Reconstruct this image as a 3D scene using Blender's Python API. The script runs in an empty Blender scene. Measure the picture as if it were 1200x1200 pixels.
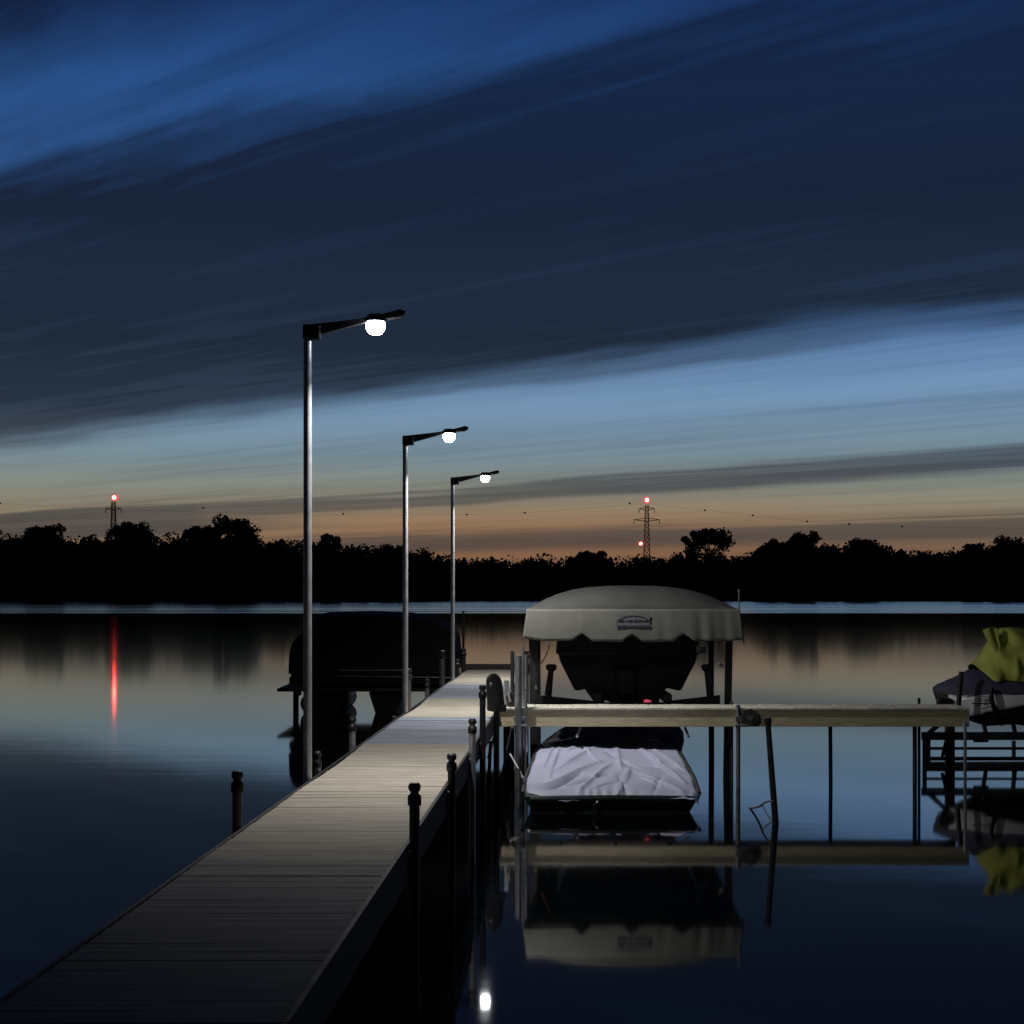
import bpy, bmesh, math, random
import numpy as np
from mathutils import Vector, Matrix
random.seed(7); RNG = np.random.default_rng(7)
scene = bpy.context.scene
col = scene.collection

# ---------------------------------------------------------------- camera
F = 2000.0; H = 2.13; HY = 692.0          # focal length in photo pixels, eye height, horizon row
def P(x, y, Y): return Vector(((x-600)/F*Y, Y, H-(y-HY)/F*Y))
def PX(x, Y): return (x-600)/F*Y
def PZ(y, Y): return H-(y-HY)/F*Y
cam = bpy.data.cameras.new("Camera"); camo = bpy.data.objects.new("Camera", cam); col.objects.link(camo)
camo.location = (0, 0, H); camo.rotation_euler = (math.radians(90), 0, 0)
cam.sensor_fit = 'HORIZONTAL'; cam.sensor_width = 36; cam.lens = 36*F/1200
cam.shift_y = (HY-600)/1200.0
cam.clip_start = .1; cam.clip_end = 12000
scene.camera = camo

# ---------------------------------------------------------------- exposure
scene.view_settings.view_transform = 'Standard'; scene.view_settings.look = 'None'
scene.view_settings.exposure = 0; scene.view_settings.gamma = 1

def s2l(r, g, b):
    def f(c):
        c /= 255.0
        return c/12.92 if c <= .04045 else ((c+.055)/1.055)**2.4
    return (f(r), f(g), f(b), 1)

# ---------------------------------------------------------------- world: dusk sky with wind-drawn cloud streaks
world = bpy.data.worlds.new("World"); scene.world = world; world.use_nodes = True
nt = world.node_tree; nt.nodes.clear(); N = nt.nodes; L = nt.links
def nd(t, **k):
    n = N.new(t)
    for a, b in k.items(): setattr(n, a, b)
    return n
def mth(op, a, b=None, c=None, clamp=False):
    n = N.new('ShaderNodeMath'); n.operation = op; n.use_clamp = clamp
    for i, v in enumerate((a, b, c)):
        if v is None: continue
        if isinstance(v, (int, float)): n.inputs[i].default_value = v
        else: L.new(v, n.inputs[i])
    return n.outputs[0]
def ramp(fac, stops, interp='LINEAR'):
    n = N.new('ShaderNodeValToRGB'); e = n.color_ramp.elements; n.color_ramp.interpolation = interp
    while len(e) > 1: e.remove(e[-1])
    for i, (p, c) in enumerate(stops):
        if not isinstance(c, tuple): c = (c, c, c, 1)
        if i == 0: e[0].position = p; e[0].color = c
        else: q = e.new(p); q.color = c
    L.new(fac, n.inputs[0]); return n.outputs[0]
def mix(fac, a, b):
    n = N.new('ShaderNodeMixRGB')
    for i, v in enumerate((fac, a, b)):
        if isinstance(v, (int, float)): n.inputs[i].default_value = v
        elif isinstance(v, tuple): n.inputs[i].default_value = v
        else: L.new(v, n.inputs[i])
    return n.outputs[0]
tc = nd('ShaderNodeTexCoord'); sp = nd('ShaderNodeSeparateXYZ'); L.new(tc.outputs['Generated'], sp.inputs[0])
X, Y, Z = sp.outputs
zc = mth('MAXIMUM', Z, .0025)
px = mth('DIVIDE', X, zc); py = mth('DIVIDE', Y, zc)
u = mth('MAXIMUM', mth('ADD', px, py), .3)
v = mth('SUBTRACT', px, py)
along = mth('DIVIDE', v, u)
lu = mth('LOGARITHM', u, math.e)
def noise(a, b, c, scale, detail=5, rough=.55):
    cb = nd('ShaderNodeCombineXYZ')
    for i, q in enumerate((a, b, c)):
        if isinstance(q, (int, float)): cb.inputs[i].default_value = q
        else: L.new(q, cb.inputs[i])
    n = nd('ShaderNodeTexNoise'); n.inputs['Scale'].default_value = scale
    n.inputs['Detail'].default_value = detail; n.inputs['Roughness'].default_value = rough
    L.new(cb.outputs[0], n.inputs['Vector']); return n.outputs[0]
alc = mth('MAXIMUM', mth('MINIMUM', along, 6), -6)
n_big = noise(mth('MULTIPLY', lu, 2.2), mth('MULTIPLY', alc, 1.1), 3.1, 1.0, 3)
n_str = noise(mth('MULTIPLY', lu, 9), mth('MULTIPLY', alc, 1.0), 7.7, 1.0, 6, .6)
n_fine = noise(mth('MULTIPLY', lu, 30), mth('MULTIPLY', alc, 2.2), 1.7, 1.0, 4, .6)
w = mth('ADD', lu, mth('MULTIPLY', mth('SUBTRACT', n_big, .5), .42))
w = mth('ADD', w, mth('MULTIPLY', mth('SUBTRACT', n_str, .5), .16))
w = mth('ADD', w, mth('MULTIPLY', mth('SUBTRACT', n_fine, .5), .035))
wn = mth('DIVIDE', w, 4.5)
up_fac = ramp(mth('DIVIDE', lu, 4.5), [(.30, 1.), (.40, 0.)])
w = mth('SUBTRACT', w, mth('MULTIPLY', up_fac, mth('MULTIPLY', mth('ADD', mth('MINIMUM', mth('MAXIMUM', alc, -2.6), .6), 1.45), .155)))
n_rag = noise(mth('MULTIPLY', lu, 6), mth('MULTIPLY', alc, 3.2), 12.3, 1.0, 5, .6)
w = mth('ADD', w, mth('MULTIPLY', mth('SUBTRACT', n_rag, .5), .13))
wn = mth('DIVIDE', w, 4.5)
dens = ramp(wn, [(.14, .98), (.170, .86), (.195, .42), (.216, .10), (.232, .18), (.256, .78), (.28, .97), (.31, 1.), (.432, .98), (.456, .62), (.478, .10),
                 (.50, .02), (.55, .10), (.575, .08), (.606, .15), (.624, .78), (.650, .82), (.666, .18), (.70, .03), (.73, .15), (.755, .9),
                 (.82, .9), (.86, .35), (.93, .45)], 'EASE')
low_left = mth('MULTIPLY', ramp(wn, [(.60, 0.), (.622, .9), (.70, .9), (.73, 0.)], 'EASE'), mth('MULTIPLY', mth('SUBTRACT', -1.18, alc), 3.5, clamp=True))
dens = mth('MAXIMUM', dens, low_left)
streak = ramp(n_str, [(.40, 0.), (.62, 1.)])
fine = ramp(n_fine, [(.35, 0.), (.7, 1.)])
dens = mth('ADD', dens, mth('MULTIPLY', mth('MULTIPLY', streak, fine), .34))
dens = mth('SUBTRACT', dens, mth('MULTIPLY', mth('SUBTRACT', 1, streak), .02), clamp=True)
# clear sky against elevation (Z = sine of elevation)
el = mth('MULTIPLY', Z, 2.5, clamp=True)
def E(y): return min(1, 2.5*(692-y)/math.hypot(F, 692-y))
clear = ramp(el, [(0, s2l(128, 88, 62)), (E(650), s2l(132, 102, 78)), (E(610), s2l(146, 129, 104)), (E(570), s2l(136, 143, 132)),
                  (E(535), s2l(122, 145, 156)), (E(480), s2l(116, 149, 180)), (E(430), s2l(112, 149, 192)), (E(385), s2l(88, 127, 180)),
                  (E(250), s2l(50, 92, 152)), (E(100), s2l(41, 84, 144)), (E(0), s2l(30, 62, 116)), (1, s2l(20, 42, 86))])
cloud = ramp(el, [(0, s2l(62, 58, 60)), (E(640), s2l(72, 68, 66)), (E(600), s2l(82, 80, 78)), (E(540), s2l(70, 80, 92)),
                  (E(480), s2l(36, 49, 67)), (E(400), s2l(26, 40, 58)), (E(320), s2l(26, 40, 62)), (E(250), s2l(22, 33, 56)), (E(100), s2l(19, 37, 68)),
                  (E(0), s2l(15, 29, 60)), (1, s2l(10, 18, 38))])
# the afterglow is warmest a little left of straight ahead
az = mth('ABSOLUTE', mth('SUBTRACT', mth('DIVIDE', X, mth('MAXIMUM', Y, .05)), .015))
glow = mth('MULTIPLY', ramp(az, [(0, 1.), (.10, .85), (.2, .35), (.33, .10), (1, 0.)]), ramp(el, [(0, 1.), (E(640), .9), (E(580), .12), (E(540), 0.)]))
clear = mix(mth('MULTIPLY', glow, .8), clear, s2l(160, 112, 76))
cloud = mix(mth('MULTIPLY', glow, .45), cloud, s2l(110, 86, 72))
# dusk falls off towards the side away from the sunset
back = ramp(mth('MULTIPLY_ADD', Y, .5, .5), [(0, .10), (.45, .22), (.85, 1.)])
skyc = mix(dens, clear, cloud)
n = N.new('ShaderNodeMixRGB'); n.blend_type = 'MULTIPLY'; n.inputs[0].default_value = 1; L.new(skyc, n.inputs[1]); L.new(back, n.inputs[2]); skyc = n.outputs[0]
sky = nd('ShaderNodeTexSky', sky_type='NISHITA'); sky.sun_disc = False
sky.sun_elevation = math.radians(-4); sky.sun_rotation = math.radians(-2)
g = N.new('ShaderNodeVectorMath'); g.operation = 'SCALE'; L.new(skyc, g.inputs[0]); g.inputs['Scale'].default_value = 9.6
h2 = N.new('ShaderNodeVectorMath'); h2.operation = 'SCALE'; L.new(sky.outputs[0], h2.inputs[0]); h2.inputs['Scale'].default_value = .25
ad = N.new('ShaderNodeVectorMath'); ad.operation = 'ADD'; L.new(g.outputs[0], ad.inputs[0]); L.new(h2.outputs[0], ad.inputs[1])
bg = nd('ShaderNodeBackground'); L.new(ad.outputs[0], bg.inputs[0]); bg.inputs[1].default_value = .1
wo = nd('ShaderNodeOutputWorld'); L.new(bg.outputs[0], wo.inputs[0])

# the sun has set behind the far wood; only a trace of it is left
sl = bpy.data.lights.new("sun", 'SUN'); sl.energy = .0002; sl.angle = math.radians(12); sl.color = (1, .7, .45)
so = bpy.data.objects.new("sun", sl); so.rotation_euler = (math.radians(-87), 0, math.radians(2)); col.objects.link(so)

# ---------------------------------------------------------------- helpers
def tag(o, label=None, cat=None, group=None, kind=None):
    if label: o['label'] = label
    if cat: o['category'] = cat
    if group: o['group'] = group
    if kind: o['kind'] = kind
    return o
def empty(name, loc, label, cat, group=None):
    o = bpy.data.objects.new(name, None); o.location = loc; o.empty_display_size = .2; col.objects.link(o)
    return tag(o, label, cat, group)
class MB:
    def __init__(s): s.v = []; s.f = []; s.sm = []
    def add(s, vs, fs, smooth=False):
        b = len(s.v); s.v += [tuple(q) for q in vs]
        for f in fs: s.f.append(tuple(b+i for i in f)); s.sm.append(smooth)
        return s
    def box(s, c, d, rot=None, bev=0):
        c = Vector(c); hx, hy, hz = d[0]/2, d[1]/2, d[2]/2
        M = rot if rot else Matrix.Identity(3)
        if bev <= 0:
            vs = [M @ Vector((i*hx, j*hy, k*hz)) + c for i in (-1, 1) for j in (-1, 1) for k in (-1, 1)]
            return s.add(vs, [(0, 1, 3, 2), (4, 6, 7, 5), (0, 4, 5, 1), (2, 3, 7, 6), (0, 2, 6, 4), (1, 5, 7, 3)])
        bm = bmesh.new(); bmesh.ops.create_cube(bm, size=1)
        for q in bm.verts: q.co = Vector((q.co.x*d[0], q.co.y*d[1], q.co.z*d[2]))
        bmesh.ops.bevel(bm, geom=bm.edges[:], offset=bev, segments=2, affect='EDGES', profile=.5)
        bm.verts.index_update()
        s.add([M @ q.co + c for q in bm.verts], [[q.index for q in f.verts] for f in bm.faces]); bm.free(); return s
    def tube(s, a, b, r, r2=None, seg=12, cap=True, smooth=True):
        return s.path([a, b], [r, r if r2 is None else r2], seg, cap, smooth)
    def path(s, pts, rs, seg=10, cap=True, smooth=True):
        pts = [Vector(p) for p in pts]
        if not isinstance(rs, (list, tuple)): rs = [rs]*len(pts)
        vs = []; n = len(pts)
        for i, p in enumerate(pts):
            d = (pts[min(i+1, n-1)]-pts[max(i-1, 0)]).normalized()
            up = Vector((0, 0, 1)) if abs(d.z) < .95 else Vector((1, 0, 0))
            e1 = d.cross(up).normalized(); e2 = d.cross(e1)
            for k in range(seg):
                t = 2*math.pi*k/seg; vs.append(p+rs[i]*(math.cos(t)*e1+math.sin(t)*e2))
        fs = [(i*seg+k, i*seg+(k+1) % seg, (i+1)*seg+(k+1) % seg, (i+1)*seg+k) for i in range(n-1) for k in range(seg)]
        s.add(vs, fs, smooth)
        if cap: s.add(vs[:seg], [tuple(range(seg))[::-1]]); s.add(vs[-seg:], [tuple(range(seg))])
        return s
    def lathe(s, c, prof, seg=16, smooth=True):      # prof: (radius, z)
        c = Vector(c); m = len(prof)
        vs = [c+Vector((r*math.cos(2*math.pi*k/seg), r*math.sin(2*math.pi*k/seg), z)) for r, z in prof for k in range(seg)]
        fs = [(i*seg+k, i*seg+(k+1) % seg, (i+1)*seg+(k+1) % seg, (i+1)*seg+k) for i in range(m-1) for k in range(seg)]
        return s.add(vs, fs, smooth)
    def loft(s, rings, closed=True, cap=True, smooth=True):
        n = len(rings[0]); vs = [p for r in rings for p in r]
        kk = n if closed else n-1
        fs = [(i*n+k, i*n+(k+1) % n, (i+1)*n+(k+1) % n, (i+1)*n+k) for i in range(len(rings)-1) for k in range(kk)]
        s.add(vs, fs, smooth)
        if cap and closed: s.add(rings[0], [tuple(range(n))[::-1]]); s.add(rings[-1], [tuple(range(n))])
        return s
    def grid(s, fn, nu, nv, smooth=True):
        vs = [fn(i/nu, j/nv) for i in range(nu+1) for j in range(nv+1)]
        fs = [(i*(nv+1)+j, (i+1)*(nv+1)+j, (i+1)*(nv+1)+j+1, i*(nv+1)+j+1) for i in range(nu) for j in range(nv)]
        return s.add(vs, fs, smooth)
    def build(s, name, mat, parent=None, recalc=True):
        me = bpy.data.meshes.new(name); me.from_pydata(s.v, [], s.f)
        me.polygons.foreach_set('use_smooth', s.sm)
        if recalc:
            bm = bmesh.new(); bm.from_mesh(me); bmesh.ops.recalc_face_normals(bm, faces=bm.faces[:]); bm.to_mesh(me); bm.free()
        me.materials.append(mat); me.update()
        o = bpy.data.objects.new(name, me); col.objects.link(o)
        if parent is not None:
            o.parent = parent
            loc = Vector((0, 0, 0)); q = parent
            while q is not None: loc += q.location; q = q.parent
            me.transform(Matrix.Translation(-loc))       # vertices are given in world space
        return o
def solidify(o, t, off=-1):
    m = o.modifiers.new('thickness', 'SOLIDIFY'); m.thickness = t; m.offset = off; return o
def bez(a, b, c, n=12):
    a, b, c = Vector(a), Vector(b), Vector(c)
    return [a*(1-t)**2+b*2*t*(1-t)+c*t*t for t in [i/n for i in range(n+1)]]

# ---------------------------------------------------------------- materials
def mat(name, base, rough=.5, metal=0, var=.25, nscale=6, bump=0, bscale=40, stretch=(1, 1, 1), spec=.5, emit=None, estr=0, rvar=.1):
    m = bpy.data.materials.new(name); m.use_nodes = True; t = m.node_tree; b = t.nodes['Principled BSDF']
    tc = t.nodes.new('ShaderNodeTexCoord'); mp = t.nodes.new('ShaderNodeMapping'); mp.inputs['Scale'].default_value = stretch
    t.links.new(tc.outputs['Object'], mp.inputs[0])
    nz = t.nodes.new('ShaderNodeTexNoise'); nz.inputs['Scale'].default_value = nscale; nz.inputs['Detail'].default_value = 6
    t.links.new(mp.outputs[0], nz.inputs['Vector'])
    r = t.nodes.new('ShaderNodeValToRGB'); e = r.color_ramp.elements
    e[0].position = .3; e[1].position = .72
    e[0].color = tuple(max(0, c*(1-var)) for c in base[:3])+(1,); e[1].color = tuple(min(1, c*(1+var)) for c in base[:3])+(1,)
    t.links.new(nz.outputs[0], r.inputs[0]); t.links.new(r.outputs[0], b.inputs['Base Color'])
    rr = t.nodes.new('ShaderNodeMapRange'); rr.inputs[3].default_value = max(.02, rough-rvar); rr.inputs[4].default_value = min(1, rough+rvar)
    t.links.new(nz.outputs[0], rr.inputs[0]); t.links.new(rr.outputs[0], b.inputs['Roughness'])
    b.inputs['Metallic'].default_value = metal; b.inputs['Specular IOR Level'].default_value = spec
    if bump:
        n2 = t.nodes.new('ShaderNodeTexNoise'); n2.inputs['Scale'].default_value = bscale; n2.inputs['Detail'].default_value = 5
        t.links.new(mp.outputs[0], n2.inputs['Vector'])
        bp = t.nodes.new('ShaderNodeBump'); bp.inputs['Strength'].default_value = bump; bp.inputs['Distance'].default_value = .01
        t.links.new(n2.outputs[0], bp.inputs['Height']); t.links.new(bp.outputs[0], b.inputs['Normal'])
    if emit:
        b.inputs['Emission Color'].default_value = emit; b.inputs['Emission Strength'].default_value = estr
    return m
M = {}
M['galv'] = mat('galvanised steel', (.42, .43, .45), .36, .85, .2, 14, .15, 60)
M['galv_pole'] = mat('galvanised lamp pole', (.50, .51, .54), .42, .55, .15, 14, .1, 60)
M['galv_dull'] = mat('weathered galvanised steel', (.16, .16, .165), .5, .6, .35, 18, .2, 60)
M['dark_metal'] = mat('dark painted metal', (.018, .018, .02), .45, .2, .3, 12, .1)
M['frame'] = mat('lift frame aluminium', (.05, .052, .056), .5, .6, .3, 9, .1)
M['plastic'] = mat('black plastic', (.012, .012, .013), .5, 0, .3, 12, .1)
M['rubber'] = mat('weathered rubber', (.035, .032, .028), .7, 0, .35, 20, .3)
M['beam'] = mat('treated timber fascia', (.56, .49, .31), .7, 0, .28, 5, .35, 26, (1, 10, 14))
M['beam_top'] = mat('catwalk boards', (.58, .55, .46), .7, 0, .2, 5, .35, 26, (12, 1, 1))
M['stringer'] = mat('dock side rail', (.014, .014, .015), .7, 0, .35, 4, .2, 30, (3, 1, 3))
def woodmat(name, a):
    return mat(name, a, .8, 0, .30, 2.2, .40, 24, (1.0, 14, 1), rvar=.12, spec=.12)
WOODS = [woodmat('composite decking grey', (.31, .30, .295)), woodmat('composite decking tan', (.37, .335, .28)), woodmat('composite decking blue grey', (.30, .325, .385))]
M['canvas'] = mat('grey green canvas', (.115, .115, .098), .85, 0, .12, 2.5, .25, 220)
M['emblem'] = mat('printed emblem ink', (.015, .014, .03), .7, 0, .1)
M['emblem_light'] = mat('printed emblem pale patch', (.125, .122, .130), .8, 0, .2, 30)
M['blacktarp'] = mat('black boat cover', (.011, .014, .019), .8, 0, .3, 3, .3, 60, spec=.3)
M['tarp'] = mat('lavender grey tarpaulin', (.30, .31, .42), .62, 0, .10, 3, .15, 90)
M['green'] = mat('dark green hull paint', (.007, .016, .013), .35, 0, .3, 4)
M['darkhull'] = mat('dark hull', (.006, .007, .009), .45, 0, .3, 5, spec=.25)
M['navy'] = mat('navy canvas', (.06, .06, .11), .8, 0, .25, 4, .25, 120)
M['lime'] = mat('yellow green canvas', (.50, .54, .10), .8, 0, .2, 4, .25, 120)
M['white'] = mat('white gelcoat', (.75, .76, .80), .3, 0, .08, 4)
M['greyhull'] = mat('grey hull', (.06, .06, .065), .35, 0, .2, 4)
M['red'] = mat('self-lit red reflector plastic', (.75, .06, .07), .3, 0, .1, emit=(1, .10, .14, 1), estr=.55)  # no lamp: weak emission added so the reflector looks lit
M['silver'] = mat('bright aluminium rail', (.55, .56, .58), .3, .9, .15, 12)
M['white_paint'] = mat('white float', (.82, .82, .82), .35, 0, .05)
M['leaf'] = mat('dark foliage', (.030, .042, .020), .85, 0, .45, .4, spec=.1)
M['leaf2'] = mat('dense wood foliage', (.026, .036, .018), .85, 0, .45, .2, spec=.1)
M['bark'] = mat('bark', (.03, .025, .02), .9, 0, .4, 2, spec=.1)
M['ground'] = mat('far shore ground', (.03, .032, .022), .95, 0, .4, .05, spec=.1)
M['pylon'] = mat('pylon steel', (.10, .10, .10), .6, .4, .2, .5)
M['lamp_on'] = mat('lit lamp lens', (1, 1, 1), .4, 0, 0, emit=(.93, .97, 1, 1), estr=45)
M['red_on'] = mat('lit red beacon', (1, .1, .1), .4, 0, 0, emit=(1, .055, .045, 1), estr=90)
M['red_halo'] = mat('red beacon glow', (.6, .04, .04), .3, 0, 0, emit=(1, .05, .05, 1), estr=1.2)
M['rope'] = mat('mooring rope', (.10, .09, .08), .9, 0, .3, 40)

# water: mirror-still near the docks, wind-ruffled strip under the far shore
def water_mat():
    m = bpy.data.materials.new('lake water'); m.use_nodes = True; t = m.node_tree; b = t.nodes['Principled BSDF']; l = t.links
    b.inputs['Base Color'].default_value = (.0012, .0020, .0030, 1); b.inputs['IOR'].default_value = 1.333
    tc = t.nodes.new('ShaderNodeTexCoord'); s = t.nodes.new('ShaderNodeSeparateXYZ'); l.new(tc.outputs['Object'], s.inputs[0])
    # general softness: calm close in, lightly moved by distance
    r0 = t.nodes.new('ShaderNodeMapRange'); l.new(s.outputs[1], r0.inputs[0]); r0.inputs[1].default_value = 10; r0.inputs[2].default_value = 40
    r0.inputs[3].default_value = .040; r0.inputs[4].default_value = .062
    r0.interpolation_type = 'SMOOTHSTEP'
    r1 = t.nodes.new('ShaderNodeMapRange'); l.new(s.outputs[1], r1.inputs[0]); r1.inputs[1].default_value = 50; r1.inputs[2].default_value = 120
    r1.inputs[3].default_value = 1; r1.inputs[4].default_value = .62; rx = t.nodes.new('ShaderNodeMath'); rx.operation = 'MULTIPLY'
    l.new(r0.outputs[0], rx.inputs[0]); l.new(r1.outputs[0], rx.inputs[1])
    l.new(rx.outputs[0], b.inputs['Roughness'])
    # very slow swell
    n2 = t.nodes.new('ShaderNodeTexNoise'); m2 = t.nodes.new('ShaderNodeMapping'); m2.inputs['Scale'].default_value = (.5, 1.6, 1)
    l.new(tc.outputs['Object'], m2.inputs[0]); l.new(m2.outputs[0], n2.inputs['Vector']); n2.inputs['Scale'].default_value = 1.2; n2.inputs['Detail'].default_value = 2
    bp = t.nodes.new('ShaderNodeBump'); bp.inputs['Strength'].default_value = .035; bp.inputs['Distance'].default_value = .02
    l.new(n2.outputs[0], bp.inputs['Height']); l.new(bp.outputs[0], b.inputs['Normal'])
    return m
o = MB().add([(-2500, -60, 0), (2500, -60, 0), (2500, 388, 0), (-2500, 388, 0)], [(0, 1, 2, 3)]).build('lake_water', water_mat(), recalc=False); tag(o, kind='structure')

# wind-ruffled strip of water under the far shore: small parallel waves
yy_ = np.arange(160.0, 386.5, .22); vs_ = []; zz_ = .47*(.022*np.sin(yy_*2*math.pi/1.75)+.012*np.sin(yy_*2*math.pi/1.13+1.3)+.010*np.sin(yy_*2*math.pi/4.1))
fade = np.clip((yy_-160)/4, 0, 1)
o = MB(); ys_ = [(float(a), float(b*f_+.05*f_-.01)) for a, b, f_ in zip(yy_, zz_, fade)]
o.add([(x, a, b) for a, b in ys_ for x in (-2500, 2500)], [(2*i, 2*i+1, 2*i+3, 2*i+2) for i in range(len(ys_)-1)])
rm = bpy.data.materials.new('ruffled lake water'); rm.use_nodes = True; rb = rm.node_tree.nodes['Principled BSDF']
rb.inputs['Base Color'].default_value = (.0012, .0020, .0030, 1); rb.inputs['IOR'].default_value = 1.333; rb.inputs['Roughness'].default_value = .12
rn = rm.node_tree.nodes.new('ShaderNodeTexNoise'); rn.inputs['Scale'].default_value = .02; rr_ = rm.node_tree.nodes.new('ShaderNodeMapRange'); rr_.inputs[3].default_value = .04; rr_.inputs[4].default_value = .07
rm.node_tree.links.new(rn.outputs[0], rr_.inputs[0]); rm.node_tree.links.new(rr_.outputs[0], rb.inputs['Roughness'])
tag(o.build('ruffled_water', rm, recalc=False), kind='structure')

# far shore: low bank rising gently behind the wood, out to the horizon
def bank(uu, vv):
    x = -2500+5000*uu; yy = [386, 389, 395, 440, 900, 3500, 9000][round(vv*6)]
    z = [-.4, .35, .9, 1.2, 1.5, 2., 2.][round(vv*6)]
    return (x, yy+1.2*math.sin(x*.11)*(vv < .4), z)
o = MB().grid(bank, 200, 6).build('shore_ground', M['ground']); tag(o, kind='structure')

# ---------------------------------------------------------------- trees
def leaf_cards(blobs, per, size, rng):
    """blobs: (cx,cy,cz,rx,ry,rz). returns verts, faces of small leaf clumps spread through the volumes"""
    vs = []; fs = []; base = 0
    for (cx, cy, cz, rx, ry, rz) in blobs:
        n = per
        d = rng.normal(size=(n, 3)); d /= np.linalg.norm(d, axis=1)[:, None]
        r = rng.random(n)**.45*(1+.07*rng.normal(size=n))
        c = d*r[:, None]*np.array([rx, ry, rz])+np.array([cx, cy, cz])
        a = rng.normal(size=(n, 3)); a /= np.linalg.norm(a, axis=1)[:, None]
        b = np.cross(a, rng.normal(size=(n, 3))); b /= np.linalg.norm(b, axis=1)[:, None]
        s = size*(.5+rng.random(n))[:, None]
        q = np.stack([c-a*s, c+b*s*.6, c+a*s, c-b*s*.6], 1).reshape(-1, 3)
        vs.append(q); fs.append(np.arange(n*4).reshape(-1, 4)+base); base += n*4
    return np.concatenate(vs), np.concatenate(fs)
def np_mesh(name, vs, fs, m, parent=None, loc=(0, 0, 0)):
    me = bpy.data.meshes.new(name); me.from_pydata((vs-np.array(loc)).tolist(), [], fs.tolist()); me.materials.append(m); me.update()
    o = bpy.data.objects.new(name, me); col.objects.link(o)
    if parent is not None: o.parent = parent
    return o
SK = [(-60, 622), (0, 622), (30, 616), (50, 611), (75, 620), (100, 624), (125, 618), (150, 611), (180, 618), (195, 622), (215, 618), (240, 612), (270, 604), (292, 607),
      (300, 622), (335, 624), (345, 630), (362, 628), (380, 628), (400, 633), (430, 638), (455, 639), (480, 641), (510, 640), (525, 648), (560, 653), (600, 650),
      (640, 649), (690, 645), (720, 650), (760, 647), (800, 646), (860, 652), (885, 640), (905, 632), (935, 624), (960, 630), (1000, 636), (1040, 637), (1085, 641),
      (1110, 645), (1135, 637), (1165, 630), (1200, 630), (1260, 628)]
skx = [a for a, b in SK]; sky_ = [b for a, b in SK]
def top(xpx, Yd): return PZ(float(np.interp(xpx, skx, sky_)), Yd)
blobs = []
rng = np.random.default_rng(3)
for k in range(430):
    Yd = rng.uniform(393, 428); xp = rng.uniform(-170, 1370)
    t = top(xp, Yd)*rng.uniform(.80, .985); R = rng.uniform(2.2, 4.6)
    if k % 3 == 0: t *= .8
    cx = PX(xp, Yd)
    blobs.append((cx, Yd, t-R*.8, R, R, R*.85))
    blobs.append((cx+rng.normal()*1.6, Yd-1.5, t*.55, R*1.15, R, t*.36))
for k in range(240):                                   # shrubs along the waterline
    xp = -180+1560*k/240+rng.uniform(-4, 4); Yd = rng.uniform(389, 392); R = rng.uniform(1.3, 2.6)
    blobs.append((PX(xp, Yd), Yd, R*.8, R*1.3, R*.8, R))
vs, fs = leaf_cards(blobs, 150, .44, rng)
# dense dark body of the wood, an uneven mound set inside the leaves
nb = 520; bv = []; bf = []
for i in range(nb+1):
    xp = -230+1660*i/nb; Yd = 405
    t = top(xp, Yd)*.80+1.1*math.sin(i*1.3)+.8*math.sin(i*.47+1)+random.uniform(-.7, .7)
    X0 = PX(xp, Yd)
    bv += [(X0, 391.5+random.uniform(-.6, .6), .2), (X0, 393+random.uniform(-1, 1), t*.45), (X0, 398+random.uniform(-1, 1), t*.85), (X0, 405, t), (X0, 422, t*.8), (X0, 430, .2)]
for i in range(nb):
    for j in range(5): a = i*6+j; bf.append((a, a+6, a+7, a+1))
nv = len(vs); allv = np.concatenate([vs, np.array(bv)]); allf = np.concatenate([fs, np.array(bf)+nv])
o = np_mesh('woodland', allv, allf, M['leaf2']); tag(o, 'dense black wood lining the far shore of the lake', 'woodland', kind='stuff')

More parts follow.
